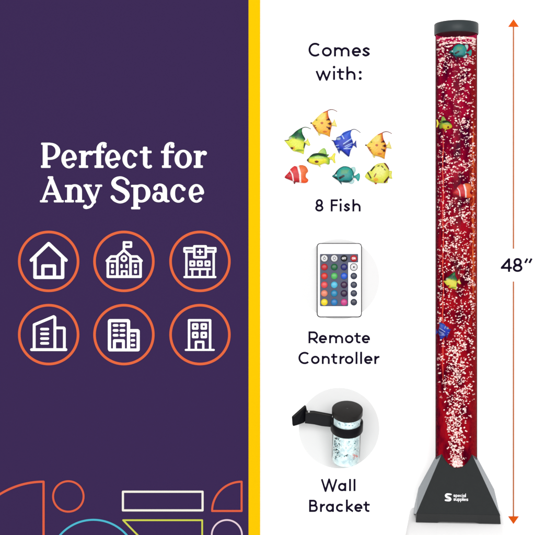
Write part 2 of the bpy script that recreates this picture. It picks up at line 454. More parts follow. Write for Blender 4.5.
def dome(cx, cy, r, base, h, m, name='button'):
    bm = bmesh.new(); n = 24; rings = []
    for k, (rr, hh) in enumerate(((1,0),(1,.35),(.92,.62),(.75,.85),(.45,.97))):
        rings.append([bm.verts.new(W(cx + r*rr*math.cos(2*math.pi*i/n), cy - r*rr*math.sin(2*math.pi*i/n), 0) + Vector((0,-(base+h*hh)*S,0))) for i in range(n)])
    top = bm.verts.new(W(cx,cy,0)+Vector((0,-(base+h)*S,0)))
    for a, b in zip(rings, rings[1:]):
        for i in range(n): bm.faces.new([a[i],a[(i+1)%n],b[(i+1)%n],b[i]])
    for i in range(n): bm.faces.new([rings[-1][i],rings[-1][(i+1)%n],top])
    return link_bm(name, bm, m, None, True)
for r_ in range(6):
    for c_ in range(4):
        col = cols[r_][c_]
        if col not in bn: bn[col] = mat('button_plastic', col, rough=.3, spec=.2, e=E)
        cx, cy = rx_((90,153,215,277)[c_]), ry_((130,185,242,298,352,408)[r_])
        light = col[1] > 230 and col[0] > 230
        if light:
            ri = Draw(); ri.dot(cx, cy, 3.95, 28); rpart(printed('button_surround', ri, M['rem_edge'], None, 4.65, .2))
        b = rpart(dome(cx, cy, 3.35, 4.6, 1.3, bn[col]))
        d = Draw()
        mk = None
        if (r_, c_) == (0,0): d.ring(cx,cy,1.1,1.1,.5); d.line(cx,cy-1.9,cx,cy-1.2,.5); mk = 'rem_edge'
        elif (r_, c_) == (0,1): d.arc(cx,cy-.2,1.2,1.2,-60,240,.5); d.line(cx-.5,cy+1.4,cx+.5,cy+1.4,.5); mk = 'rem_edge'
        elif (r_, c_) == (0,2): d.ring(cx-1.4,cy,.6,.8,.4); d.line(cx-.2,cy-.9,cx-.2,cy+.9,.4); d.line(cx-.2,cy-.9,cx+.5,cy-.9,.4); d.line(cx-.2,cy,cx+.3,cy,.4); d.line(cx+1.1,cy-.9,cx+1.1,cy+.9,.4); d.line(cx+1.1,cy-.9,cx+1.8,cy-.9,.4); d.line(cx+1.1,cy,cx+1.6,cy,.4); mk = 'type_white'
        elif (r_, c_) == (0,3): d.ring(cx-1,cy,.7,.9,.45); d.path([(cx+.3,cy+.9),(cx+.3,cy-.9),(cx+1.4,cy+.9),(cx+1.4,cy-.9)],.4); mk = 'type_white'
        elif (r_, c_) == (1,3): d.dot(cx,cy,.9,16); mk = 'rem_edge'
        if mk:
            o = printed('button_mark', d, M[mk], None, 5.95, .12); rpart(o, b)

# ------------------------------------------------------------------ fish
def pip(x, y, P):
    c = False; j = len(P)-1
    for i in range(len(P)):
        if (P[i][1] > y) != (P[j][1] > y) and x < (P[j][0]-P[i][0])*(y-P[i][1])/(P[j][1]-P[i][1])+P[i][0]: c = not c
        j = i
    return c
def dseg(x, y, a, b):
    vx, vy = b[0]-a[0], b[1]-a[1]; L = vx*vx+vy*vy
    t = 0 if L == 0 else max(0, min(1, ((x-a[0])*vx+(y-a[1])*vy)/L))
    return math.hypot(x-a[0]-t*vx, y-a[1]-t*vy)
def dpoly(x, y, P): return min(dseg(x,y,P[i],P[(i+1)%len(P)]) for i in range(len(P)))
def smooth_poly(P, n=4):
    out = []; L = len(P)
    for i in range(L):
        p0,p1,p2,p3 = P[i-1],P[i],P[(i+1)%L],P[(i+2)%L]
        for k in range(n):
            t = k/n
            out.append(tuple(.5*(2*p1[j]+(-p0[j]+p2[j])*t*.8+(2*p0[j]-5*p1[j]+4*p2[j]-p3[j])*t*t*.8+(-p0[j]+3*p1[j]-3*p2[j]+p3[j])*t**3*.8 + (0 if True else 0)) for j in range(2)) if False else
                       tuple(p1[j]*(1-t)+p2[j]*t + .11*math.sin(math.pi*t)*((p1[j]-p0[j])*(1-t)-(p3[j]-p2[j])*t)*.9 for j in range(2)))
    return out
from mathutils import noise as mn
def mott(c, v):
    n = mn.noise(Vector((v.x*.045, v.y*.045, 3.1)))*.15 + mn.noise(Vector((v.x*.11, v.y*.11, 7.7)))*.10
    return [min(.95, q*(1+n)) for q in c[:3]]+[1]
def puff(name, P, T, colf, k, c, parent, edge, step=7.5, m=None):
    """P outline in zoom units, k zoom per px, c centre; both faces bulge by T px, rounding in over edge units"""
    P = smooth_poly(P, 4)
    area = sum(P[i][0]*P[(i+1)%len(P)][1]-P[(i+1)%len(P)][0]*P[i][1] for i in range(len(P)))
    if area < 0: P.reverse()
    V = [Vector(p) for p in P]; n = len(V)
    x0,x1 = min(p[0] for p in P), max(p[0] for p in P); y0,y1 = min(p[1] for p in P), max(p[1] for p in P)
    y = y0
    row = 0
    while y < y1:
        x = x0 + (step/2 if row % 2 else 0)
        while x < x1:
            if pip(x,y,P) and dpoly(x,y,P) > step*.45: V.append(Vector((x,y)))
            x += step
        y += step*.87; row += 1
    r = delaunay_2d_cdt(V, [], [list(range(n))], 1, 1e-3)
    vs = r[0]; fs = [f for f, o in zip(r[2], r[5]) if len(o)]
    bm = bmesh.new(); fr, bk = [], []; H = []
    for v in vs:
        dd = dpoly(v.x, v.y, P); u = min(1, dd/edge); H.append((.12 + .88*math.sqrt(max(0,1-(1-u)**2))) * T)
    def pt(v, h): return Vector(((v.x-c[0])/k*S, -h*S, -(v.y-c[1])/k*S))
    on = [dpoly(v.x, v.y, P) < 1e-2 for v in vs]
    for v, h, b in zip(vs, H, on):
        fr.append(bm.verts.new(pt(v, h))); bk.append(bm.verts.new(pt(v, -h)))
    cl = bm.loops.layers.float_color.new('paint')
    def setc(f, idx):
        for l, i in zip(f.loops, idx): l[cl] = mott(alb(colf(vs[i].x, vs[i].y), E), vs[i])
    cnt = {}
    for t in fs:
        f = bm.faces.new([fr[i] for i in t]); setc(f, t)
        f = bm.faces.new([bk[i] for i in reversed(t)]); setc(f, list(reversed(t)))
        for i in range(3):
            e = (t[i], t[(i+1)%3]); kk = tuple(sorted(e)); cnt.setdefault(kk, []).append(e)
    for es in cnt.values():
        if len(es) == 1:
            a, b = es[0]; f = bm.faces.new([fr[b], fr[a], bk[a], bk[b]]); setc(f, [b,a,a,b])
    bmesh.ops.recalc_face_normals(bm, faces=bm.faces)
    return link_bm(name, bm, m or M['paint'], parent, True)
def mixc(a, b, t): t = max(0, min(1, t)); return tuple(a[i]*(1-t)+b[i]*t for i in range(3))
def spot(x, y, c, sx, sy, soft=.35):
    r = math.hypot((x-c[0])/sx, (y-c[1])/sy); return max(0, min(1, (1+soft-r)/soft)) if r > 1 else 1
def stroke(x, y, a, b, w): dd = dseg(x,y,a,b); return max(0, min(1, (w/2+4-dd)/6))
def filament(name, pts, w, col, k, c, parent):
    d = Draw(); d.spline(pts)
    # a tapering bent tube
    bm = bmesh.new(); cl = bm.loops.layers.float_color.new('paint'); rings = []
    P = []
    for i in range(len(pts)-1):
        p0 = pts[max(0,i-1)]; p1 = pts[i]; p2 = pts[i+1]; p3 = pts[min(len(pts)-1,i+2)]
        for q in range(6):
            t = q/6; P.append([.5*((2*p1[j])+(-p0[j]+p2[j])*t+(2*p0[j]-5*p1[j]+4*p2[j]-p3[j])*t*t+(-p0[j]+3*p1[j]-3*p2[j]+p3[j])*t**3) for j in range(3)])
    P.append(list(pts[-1]))
    for i, p in enumerate(P):
        a = P[max(0,i-1)]; b = P[min(len(P)-1,i+1)]; L = math.hypot(b[0]-a[0], b[1]-a[1]) or 1
        nx, ny = -(b[1]-a[1])/L, (b[0]-a[0])/L; r = p[2]/2
        rings.append([bm.verts.new(Vector(((p[0]+nx*r*math.cos(t)-c[0])/k*S, r*math.sin(t)/k*S, -(p[1]+ny*r*math.cos(t)-c[1])/k*S))) for t in [2*math.pi*q/8 for q in range(8)]])
    for a, b in zip(rings, rings[1:]):
        for i in range(8): bm.faces.new([a[i],a[(i+1)%8],b[(i+1)%8],b[i]])
    bm.faces.new(rings[0]); bm.faces.new(rings[-1][::-1])
    for f in bm.faces:
        for l in f.loops: l[cl] = alb(col, E)
    bmesh.ops.recalc_face_normals(bm, faces=bm.faces)
    return link_bm(name, bm, M['paint'], parent, True)
def flat(c): return lambda x, y: c
def fish_root(px, py, d, label, group='toy fish'):
    r = empty('toy_fish', W(px, py, d)); tag(r, label, 'toy fish', group); return r
GR = 'toy fish fixed to the wall under the heading'
# orange angelfish
def f_orange(root):
    k = 16.65; c = (250, 280)
    def col(x, y):
        t = mixc((255,222,84), (250,168,40), (x-180)/260*.6 + (y-220)/300*.7)
        t = mixc(t, (255,240,150), spot(x,y,(215,170),50,45,.8)*.6)
        t = mixc(t, (224,82,36), max(0,min(1,(x-(285 if y<240 else 350))/50)) * (1 if y < 200 else .85))
        t = mixc(t, (222,96,44), stroke(x,y,(260,105),(335,78),26))
        t = mixc(t, (214,92,40), stroke(x,y,(85,320),(150,425),26)*.7)
        t = mixc(t, (226,106,30), spot(x,y,(285,430),35,14)*.7)
        t = mixc(t, (196,88,24), spot(x,y,(230,288),20,16))
        t = mixc(t, (120,40,20), stroke(x,y,(100,335),(118,330),12)); t = mixc(t, (120,40,20), stroke(x,y,(118,370),(135,362),12))
        for p, q in (((312,238),(350,224)),((335,300),(364,298)),((312,354),(352,376))): t = mixc(t, (82,14,22), stroke(x,y,p,q,16)); t = mixc(t, (74,10,20), spot(x,y,q,17,19))
        t = mixc(t, (90,110,60), spot(x,y,(142,236),11,10)*.8)
        return t
    b = puff('body', [(62,286),(95,250),(140,200),(190,150),(250,105),(330,72),(333,110),(345,180),(375,240),(392,275),(395,320),(385,380),(372,440),(362,515),(330,495),(270,470),(210,458),(165,440),(110,370),(80,320)], 2.6, col, k, c, root, 90)
    filament('filament', [(325,76,16),(380,58,15),(430,64,13),(487,94,12)], 8, (140,90,84), k, c, root)
    puff('tail', [(384,300),(420,262),(438,212),(452,250),(482,345),(440,332),(388,322)], .6, flat((252,236,120)), k, c, root, 20)
    puff('pelvic_fin', [(165,436),(205,462),(196,498),(172,478)], .5, flat((238,224,130)), k, c, root, 12)
    puff('mouth', [(38,282),(50,268),(66,276),(66,292),(48,296)], 1.0, flat((88,44,36)), k, c, root, 10, 6)
def f_green(root):
    k = 16.65; c = (240, 280)
    def col(x, y):
        t = mixc((20,116,62), (236,242,76), (y + (250-x)*.25 - 215)/60)
        t = mixc(t, (10,60,40), stroke(x,y,(120,212),(330,68),20))
        t = mixc(t, (60,160,80), spot(x,y,(300,120),26,26,.8)*.6)
        t = mixc(t, (16,70,50), stroke(x,y,(330,150),(375,250),22)); t = mixc(t, (20,60,44), stroke(x,y,(378,325),(368,395),22))
        t = mixc(t, (12,70,60), spot(x,y,(255,180),34,24,.9)*.7)
        t = mixc(t, (190,210,190), spot(x,y,(130,235),26,20,.6)*.8)
        t = mixc(t, (60,90,30), spot(x,y,(232,236),16,10))
        t = mixc(t, (96,22,14), spot(x,y,(163,405),24,15))
        t = mixc(t, (250,150,30), spot(x,y,(200,400),14,26)*.6)
        t = mixc(t, (120,160,40), spot(x,y,(290,440),60,14)*.7)
        t = mixc(t, (60,50,20), stroke(x,y,(40,272),(110,270),14))
        return t
    puff('body', [(38,270),(108,258),(115,215),(170,178),(230,120),(290,80),(340,62),(332,110),(345,170),(385,240),(383,262),(360,290),(393,322),(374,400),(360,502),(320,482),(250,460),(190,450),(150,412),(100,350),(60,300)], 2.6, col, k, c, root, 90)
    filament('filament', [(330,70,16),(380,52,15),(430,60,13),(480,84,12)], 8, (84,110,84), k, c, root)
    puff('tail', [(362,300),(405,278),(430,228),(438,270),(472,345),(440,362),(395,325)], .6, flat((240,238,90)), k, c, root, 20)
def f_lime(root):
    k = 15.68; c = (260, 230)
    def col(x, y):
        top = 165 + abs(x-220)*.22
        t = mixc((150,214,80), (246,238,52), (y-205)/45)
        t = mixc(t, (20,62,34), (top+22-y)/14)
        t = mixc(t, (232,244,200), stroke(x,y,(170,212),(300,206),8)*.8); t = mixc(t, (226,240,190), stroke(x,y,(180,230),(270,230),6)*.7)
        t = mixc(t, (150,200,60), (x-330)/40*.7)
        t = mixc(t, (60,50,30), (85-x)/25)
        t = mixc(t, (104,28,12), spot(x,y,(197,280),26,15))
        t = mixc(t, (212,170,40), stroke(x,y,(80,290),(230,325),12)*.8)
        return t
    puff('body', [(42,252),(75,215),(110,175),(150,150),(220,140),(290,148),(345,163),(388,160),(385,180),(365,200),(402,240),(400,312),(370,322),(330,300),(270,320),(200,326),(130,312),(75,288)], 2.6, col, k, c, root, 75)
    puff('dorsal_fin', [(222,148),(258,92),(310,62),(342,90),(354,166),(290,156)], .7, lambda x,y: mixc((196,226,110),(140,200,80),(x-250)/100), k, c, root, 20)
    puff('tail', [(372,210),(430,195),(462,148),(494,148),(480,220),(494,298),(465,292),(440,246),(395,236)], .7, flat((250,240,70)), k, c, root, 20)
    puff('pelvic_fin', [(210,312),(290,308),(252,332),(268,370),(236,350)], .5, flat((222,222,90)), k, c, root, 12)
def f_blue(root):
    k = 16.65; c = (250, 280)
    def col(x, y):
        t = mixc((66,112,232), (28,58,196), (y-120)/160)
        t = mixc(t, (12,26,110), stroke(x,y,(90,262),(150,372),22)*.9); t = mixc(t, (14,30,120), stroke(x,y,(210,400),(350,505),24)*.8)
        t = mixc(t, (20,40,130), stroke(x,y,(215,158),(385,72),12)*.7)
        t = mixc(t, (16,32,120), stroke(x,y,(250,330),(400,250),14))
        for p, q, w in (((255,302),(392,208),13),((280,345),(400,285),10),((262,380),(392,378),12),((290,370),(385,320),8),((232,160),(262,215),14),((130,330),(172,322),10),((150,375),(180,368),10)):
            t = mixc(t, (206,228,255), stroke(x,y,p,q,w))
        t = mixc(t, (172,190,214), spot(x,y,(172,212),30,20,.5)); t = mixc(t, (100,110,150), spot(x,y,(160,190),26,9,.5))
        t = mixc(t, (20,26,70), spot(x,y,(75,240),20,12))
        return t
    puff('body', [(52,232),(130,236),(142,188),(210,160),(250,112),(320,80),(392,66),(376,130),(390,200),(412,250),(414,290),(410,350),(376,410),(350,512),(290,470),(210,400),(150,374),(112,316),(90,262)], 2.6, col, k, c, root, 90)
    filament('filament', [(384,70,16),(430,53,14),(480,68,12),(540,112,12)], 8, (92,92,110), k, c, root)
    puff('tail', [(405,296),(435,284),(466,232),(470,300),(478,368),(440,330),(405,318)], .7, flat((30,52,160)), k, c, root, 20)
    puff('pelvic_fin', [(150,366),(212,400),(196,420),(192,468),(172,430)], .6, flat((30,60,150)), k, c, root, 12)
def f_clown(root):
    k = 16.65; c = (245, 240)
    def col(x, y):
        t = (214,30,44) if x < 285 else (246,118,58)
        t = mixc(t, (246,80,70), spot(x,y,(195,160),36,40,.9)*.6) if x < 285 else mixc(t, (252,90,30), (y-240)/100*.8)
        t = mixc(t, (160,16,30), stroke(x,y,(45,285),(160,340),20)*.7); t = mixc(t, (150,14,30), stroke(x,y,(200,362),(290,352),16)*.8)
        t = mixc(t, (240,150,150), spot(x,y,(115,262),14,14,.6)*.7); t = mixc(t, (110,10,24), spot(x,y,(112,265),8,8,.5))
        for p, q, w in (((136,180),(172,240),18),((172,240),(190,350),18),((262,95),(298,230),34),((298,230),(306,385),26)): t = mixc(t, (255,250,248), stroke(x,y,p,q,w))
        return t
    puff('body', [(40,287),(115,200),(140,150),(205,98),(250,108),(300,84),(350,86),(402,112),(436,185),(400,232),(396,285),(440,328),(420,372),(372,384),(300,376),(222,366),(120,328)], 2.6, col, k, c, root, 90)
    puff('pelvic_fin', [(190,350),(225,362),(216,398),(198,396)], .6, flat((130,14,30)), k, c, root, 12)
def f_teal(root):
    k = 15.68; c = (280, 205)
    def col(x, y):
        t = mixc((40,172,158), (24,140,140), (y-120)/180)
        e = dpoly(x,y,TE); t = mixc((12,98,100), t, (e-4)/18)
        for q in range(5): t = mixc(t, (140,176,90), stroke(x,y,(205,132+q*13),(325-q*8,130+q*12),5)*.8)
        t = mixc(t, (14,24,28), stroke(x,y,(185,252),(240,222),32)); t = mixc(t, (10,20,22), stroke(x,y,(100,242),(140,258),20))
        t = mixc(t, (14,30,32), stroke(x,y,(120,190),(142,140),16)); t = mixc(t, (240,250,250), spot(x,y,(124,208),11,9,.4))
        t = mixc(t, (14,56,60), stroke(x,y,(240,300),(320,300),18)*.8)
        t = mixc(t, (200,240,240), spot(x,y,(385,235),8,18,.4)*.8)
        return t
    TE = [(62,222),(105,186),(135,140),(180,95),(240,66),(310,70),(360,98),(397,150),(406,215),(386,270),(330,318),(270,322),(215,312),(160,292),(108,258)]
    puff('body', TE, 3.0, col, k, c, root, 95)
    puff('dorsal_fin', [(365,85),(420,78),(434,130),(408,185),(385,150)], .6, flat((176,226,220)), k, c, root, 16)
    puff('anal_fin', [(385,272),(412,282),(408,318),(375,345),(328,325),(360,300)], .6, flat((186,226,226)), k, c, root, 16)
    puff('tail', [(392,226),(440,204),(480,172),(500,200),(496,262),(472,304),(435,252),(396,242)], .8, lambda x,y: mixc((20,150,140),(10,176,166),(x-400)/80), k, c, root, 20)
    puff('pelvic_fin', [(165,295),(205,305),(218,360),(196,335)], .6, flat((20,80,90)), k, c, root, 12)
def f_yellow(root):
    k = 15.68; c = (260, 215)
    def col(x, y):
        t = mixc((244,242,110), (236,238,78), (y-120)/150)
        t = mixc(t, (252,252,170), spot(x,y,(270,180),60,50,.9)*.5)
        t = mixc(t, (250,170,40), spot(x,y,(215,312),26,22,.8)*.8); t = mixc(t, (170,180,60), stroke(x,y,(110,300),(200,345),14)*.7)
        for p, q, w, cc in (((142,168),(190,108),20,(22,26,18)),((90,200),(136,285),17,(26,34,26)),((190,265),(213,220),15,(150,62,24)),((352,48),(420,142),24,(112,40,26)),((352,348),(420,266),26,(84,22,20)),
                           ((245,100),(266,92),13,(90,96,20)),((303,98),(325,120),13,(60,60,20)),((345,145),(360,160),12,(80,84,20))):
            t = mixc(t, cc, stroke(x,y,p,q,w))
        return t
    puff('body', [(46,262),(85,190),(130,158),(180,100),(240,60),(310,46),(372,50),(422,130),(424,180),(424,260),(402,320),(400,356),(340,362),(230,358),(185,352),(120,322)], 3.0, col, k, c, root, 95)
    puff('tail', [(412,180),(470,172),(462,235),(474,298),(412,262)], .8, flat((240,240,90)), k, c, root, 20)
    puff('pelvic_fin', [(190,350),(236,358),(216,384)], .6, flat((190,50,30)), k, c, root, 12)
def kids(o): return [x for x in bpy.data.objects if x.parent == o]
def copy_thing(o, label, loc, rot=(0,0,0), scale=(1,1,1), group=None, skip=None):
    r = o.copy(); C.objects.link(r); r.location = loc; r.rotation_euler = rot; r.scale = scale
    r['label'] = label
    if group: r['group'] = group
    for ch in kids(o):
        if skip and ch.name.startswith(skip): continue
        c = ch.copy(); C.objects.link(c); c.parent = r
    return r
FD = 4.0
fo = fish_root(308+250/16.65, 106+280/16.65, FD, 'yellow orange toy angelfish, topmost of the eight fish on the wall', GR); f_orange(fo)
fg = fish_root(282+240/16.65, 124+280/16.65, FD, 'green and yellow toy angelfish at the left of the fish group', GR); f_green(fg)
fl_ = fish_root(304+260/15.68, 144+230/15.68, FD, 'slim lime green and yellow toy fish in the middle of the fish group', GR); f_lime(fl_)
fb = fish_root(328+250/16.65, 126+280/16.65, FD, 'blue toy angelfish with pale stripes on the white wall', GR); f_blue(fb)
fc = fish_root(282+245/16.65, 160+240/16.65, FD, 'red and orange banded toy clownfish above the 8 Fish caption', GR); f_clown(fc)
ft = fish_root(328+280/15.68, 162+205/15.68, FD, 'teal round toy fish with black eye patch on the white wall', GR); f_teal(ft)
fy = fish_root(362+260/15.68, 160+215/15.68, FD, 'pale yellow round toy fish with brown and black marks', GR); f_yellow(fy)
bpy.context.view_layer.update()
copy_thing(fo, 'yellow orange toy angelfish at the right, above the pale yellow fish', W(362+262/16.65, 128+282/16.65, FD))

# ------------------------------------------------------------------ lathes
def lathe(name, prof, m, parent, n=64, a0=0, a1=360, smooth=True, mats=None):
    """prof: (radius, z) in px*S units already in metres"""
    bm = bmesh.new(); full = abs(a1-a0) >= 360; cnt = n if full else n+1
    rings = [[bm.verts.new((r*math.cos(R(a0+(a1-a0)*i/n)), r*math.sin(R(a0+(a1-a0)*i/n)), z)) for i in range(cnt)] for r, z in prof]
    for q, (a, b) in enumerate(zip(rings, rings[1:])):
        for i in range(n):
            j = (i+1) % cnt
            f = bm.faces.new([a[i], a[j], b[j], b[i]])
            if mats: f.material_index = mats[q]
    bmesh.ops.remove_doubles(bm, verts=bm.verts, dist=1e-6)
    bmesh.ops.recalc_face_normals(bm, faces=bm.faces)
    o = link_bm(name, bm, m, parent, smooth)
    return o
def autosmooth(o, ang=35):
    me = o.data
    bm = bmesh.new(); bm.from_mesh(me)
    for e in bm.edges:
        if len(e.link_faces) == 2 and e.calc_face_angle(0) > R(ang): e.smooth = False
    bm.to_mesh(me); bm.free()

# ------------------------------------------------------------------ the bubble tower
AD = 55.0; KA = (DP-AD)/DP
tx = WX(456.3, AD); yaw = -.72*math.atan2(tx, (DP-AD)*S)
tw = empty('bubble_tube_lamp', (tx, -AD*S, FZ), (0,0,yaw))
tag(tw, 'tall crimson lit bubble tube lamp full of white bubbles on a pyramid base', 'bubble lamp')
TR = 20.4*S*KA      # tube radius
u = S*KA            # one picture pixel at the axis
def TZ(py, fr=0):   # height above shelf top of a point seen at row py, fr px in front of the axis
    return (CY-py)*S*(DP-AD-fr*KA)/DP - FZ
zt, zb = TZ(33), TZ(512)
# liquid: lit crimson water, back wall of the column
def mat_liquid():
    m = bpy.data.materials.new('lit_crimson_water'); m.use_nodes = True; nt = m.node_tree; b = nt.nodes['Principled BSDF']
    N = nt.nodes.new; Lk = nt.links.new
    tc = N('ShaderNodeTexCoord'); sp = N('ShaderNodeSeparateXYZ'); Lk(tc.outputs['Object'], sp.inputs[0])
    mp = N('ShaderNodeMapping'); mp.inputs['Scale'].default_value = (1,1,.55); Lk(tc.outputs['Object'], mp.inputs[0])
    n1 = N('ShaderNodeTexNoise'); n1.inputs['Scale'].default_value = 42; n1.inputs['Detail'].default_value = 4; Lk(mp.outputs[0], n1.inputs['Vector'])
    n2 = N('ShaderNodeTexNoise'); n2.inputs['Scale'].default_value = 160; n2.inputs['Detail'].default_value = 3; Lk(tc.outputs['Object'], n2.inputs['Vector'])
    def ramp(src, stops):
        r = N('ShaderNodeValToRGB'); Lk(src, r.inputs[0]); els = r.color_ramp.elements
        while len(els) < len(stops): els.new(.5)
        for e, (p, c) in zip(els, stops): e.position = p; e.color = lin(c)+[1]
        return r.outputs[0]
    def mix(f, a, b_, mode='MIX'):
        x = N('ShaderNodeMix'); x.data_type = 'RGBA'; x.blend_type = mode
        if isinstance(f, float): x.inputs['Factor'].default_value = f
        else: Lk(f, x.inputs['Factor'])
        Lk(a, x.inputs['A']); Lk(b_, x.inputs['B']); return x.outputs['Result']
    def mrange(src, a, b_, lo=0, hi=1):
        x = N('ShaderNodeMapRange'); x.inputs['From Min'].default_value = a; x.inputs['From Max'].default_value = b_
        x.inputs['To Min'].default_value = lo; x.inputs['To Max'].default_value = hi; Lk(src, x.inputs['Value']); return x.outputs[0]
    top = ramp(n1.outputs['Fac'], [(.36,(80,0,44)),(.48,(140,4,46)),(.62,(184,12,58))])
    bot = ramp(n1.outputs['Fac'], [(.36,(92,0,30)),(.48,(150,8,34)),(.62,(186,18,34))])
    h = mrange(sp.outputs['Z'], TZ(250), TZ(140))
    base = base_ = mix(h, bot, top)
    xr = mrange(sp.outputs['X'], 13.0*u, 16.5*u)         # warmer strip at the right side, amber glints painted into the colour
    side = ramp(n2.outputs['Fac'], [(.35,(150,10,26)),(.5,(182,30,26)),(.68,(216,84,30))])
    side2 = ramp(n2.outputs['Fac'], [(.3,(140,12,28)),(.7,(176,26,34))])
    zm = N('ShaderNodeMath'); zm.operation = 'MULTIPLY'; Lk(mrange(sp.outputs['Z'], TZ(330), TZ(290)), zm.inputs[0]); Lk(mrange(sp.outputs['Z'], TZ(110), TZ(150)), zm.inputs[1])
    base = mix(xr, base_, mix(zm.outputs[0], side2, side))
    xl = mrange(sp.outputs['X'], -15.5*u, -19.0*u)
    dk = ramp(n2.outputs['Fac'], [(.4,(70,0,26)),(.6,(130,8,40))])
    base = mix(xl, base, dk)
    t = mrange(sp.outputs['Z'], TZ(40), TZ(38.5))
    mg = ramp(n2.outputs['Fac'], [(.3,(196,12,74)),(.7,(216,24,92))])
    base = mix(t, base, mg)
    g = N('ShaderNodeMix'); g.data_type = 'RGBA'; g.blend_type = 'MULTIPLY'; g.inputs['Factor'].default_value = 1
    Lk(base, g.inputs['A']); g.inputs['B'].default_value = (.18,.18,.18,1)
    Lk(g.outputs['Result'], b.inputs['Base Color']); Lk(base, b.inputs['Emission Color']); b.inputs['Emission Strength'].default_value = .6
    b.inputs['Roughness'].default_value = .7; b.inputs['Specular IOR Level'].default_value = 0
    return m
M['liquid'] = mat_liquid()
lathe('crimson_water', [(TR-.15*u, zb),(TR-.15*u, zt)], M['liquid'], tw, 96, -8, 188)
lathe('clear_tube', [(TR+.25*u, TZ(470)),(TR+.25*u, zt)], M['acrylic'], tw, 96)
# cap
cr = 22.0*u; c0, c1 = TZ(35.0), TZ(23.6)
cp = lathe('cap', [(0,c0+1.2*u),(TR+.6*u,c0+1.2*u),(cr-.5*u,c0),(cr,c0+.6*u),(cr,c1-1.0*u),(cr-.5*u,c1-.3*u),(cr-1.6*u,c1),(0,c1)], [M['cap'], M['cap_rim']], tw, 96, mats=[0,0,1,0,1,1,1])
autosmooth(cp, 50)
# LED reflection streaks in the column, modelled as thin glowing strands
def mat_streak(name, ca, cb):
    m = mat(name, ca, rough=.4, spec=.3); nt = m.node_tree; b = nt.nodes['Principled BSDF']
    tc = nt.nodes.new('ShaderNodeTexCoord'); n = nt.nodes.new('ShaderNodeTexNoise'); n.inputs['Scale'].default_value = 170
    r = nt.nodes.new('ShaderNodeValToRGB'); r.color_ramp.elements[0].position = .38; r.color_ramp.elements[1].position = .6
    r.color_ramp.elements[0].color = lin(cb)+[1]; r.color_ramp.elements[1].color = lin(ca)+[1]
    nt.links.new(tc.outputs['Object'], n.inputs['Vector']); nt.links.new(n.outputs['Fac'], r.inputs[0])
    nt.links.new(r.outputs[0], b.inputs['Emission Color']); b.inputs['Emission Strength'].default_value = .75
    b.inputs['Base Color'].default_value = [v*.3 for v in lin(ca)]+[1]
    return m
M['hose'] = mat_streak('red_orange_reflection_glow', (232,72,44), (176,24,34))  # glow for the reflection streaks, no real hose
M['streak_b'] = mat_streak('amber_reflection_glow', (214,96,24), (160,24,24))
def hose(name, lx, ly, p0, p1, r, m):  # builds one glowing strand standing in for a reflection streak
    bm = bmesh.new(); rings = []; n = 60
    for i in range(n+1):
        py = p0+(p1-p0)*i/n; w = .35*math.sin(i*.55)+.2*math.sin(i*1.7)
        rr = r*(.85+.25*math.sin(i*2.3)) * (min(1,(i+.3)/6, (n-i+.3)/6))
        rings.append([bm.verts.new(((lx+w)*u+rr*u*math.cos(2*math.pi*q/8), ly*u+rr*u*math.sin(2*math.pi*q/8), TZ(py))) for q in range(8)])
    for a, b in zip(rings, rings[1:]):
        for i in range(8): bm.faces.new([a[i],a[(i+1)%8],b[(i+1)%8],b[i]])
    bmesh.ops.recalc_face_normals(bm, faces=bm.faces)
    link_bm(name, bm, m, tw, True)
hose('reflection_streak', -13.0, 6, 128, 388, .7, M['hose'])
hose('reflection_streak', 17.0, 4, 120, 300, 1.1, M['streak_b'])

# bubbles
def blob(bm, co, r, sx, sz, ang, mi):
    mt = Matrix.Translation(co) @ Matrix.Rotation(ang, 4, 'Y') @ Matrix.Diagonal((r*sx, r, r*sz, 1))
    res = bmesh.ops.create_icosphere(bm, subdivisions=1, radius=1, matrix=mt)
    vs = set(res['verts'])
    for v in res['verts']:
        v.co += Vector((random.uniform(-1,1), 0, random.uniform(-1,1))) * r*.16
        for f in v.link_faces: f.material_index = mi; f.smooth = True
FISHIN = [(459.5,51,11.5,7.5),(443,124.5,8,7.5),(462,191,10.5,8),(450.5,280.5,9,9),(444.5,331,9.5,9.5)]
def clear(px, py):
    return not any(((px-a)/w)**2+((py-b)/h)**2 < 1 for a, b, w, h in FISHIN)
bmb = bmesh.new()
def put(px, py, r, sx=None, sz=None, front=None):
    lx = (px-456.3)
    lim = 19.3 - r
    if abs(lx) > lim: return
    ch = math.sqrt(max(0, lim*lim-lx*lx))
    inside = clear(px, py)
    ly = random.uniform(-ch, ch*.55) if front is None else front*ch
    if not inside:
        return
    fr = -ly
    blob(bmb, Vector((lx*u, ly*u, TZ(py, fr))), r*u, sx or random.uniform(.85,1.6), sz or random.uniform(.6,1.0), random.uniform(-.9,.9), 0 if random.random() < .72 else 1)
def dens(py):
    if py < 46: return .03
    if py < 75: return .05
    if py < 150: return .032
    if py < 175: return .042
    if py < 240: return .046
    if py < 330: return .05
    return .062
y = 37.0
while y < 466:
    if y < 330: lo, hi = 437, 476
    elif y < 400:
        t = (y-330)/70; lo, hi = 438+4*t, 474-5*t
    else:
        t = (y-400)/66; lo, hi = 443+8*t, 469-8.5*t
    n = dens(y)*(hi-lo)*2.0*2.75
    k = int(n) + (random.random() < n-int(n))
    for _ in range(k):
        if y > 330:
            px = random.gauss((lo+hi)/2, (hi-lo)/3.9)
            if y < 400 and random.random() < .25: px = random.uniform(438, 474)
        else: px = random.uniform(lo, hi)
        py = y + random.uniform(0,2)
        r = .7*random.choice((.5,.6,.7,.8,.9,1.0,1.15,1.4)) * (1.0 if y < 330 else 1.12)
        put(px, py, r)
        if random.random() < .42:
            for _q in range(random.randint(1,3)): put(px+random.uniform(-2.2,2.2), py+random.uniform(-1.1,1.1), random.uniform(.32,.6))
    y += 2.0
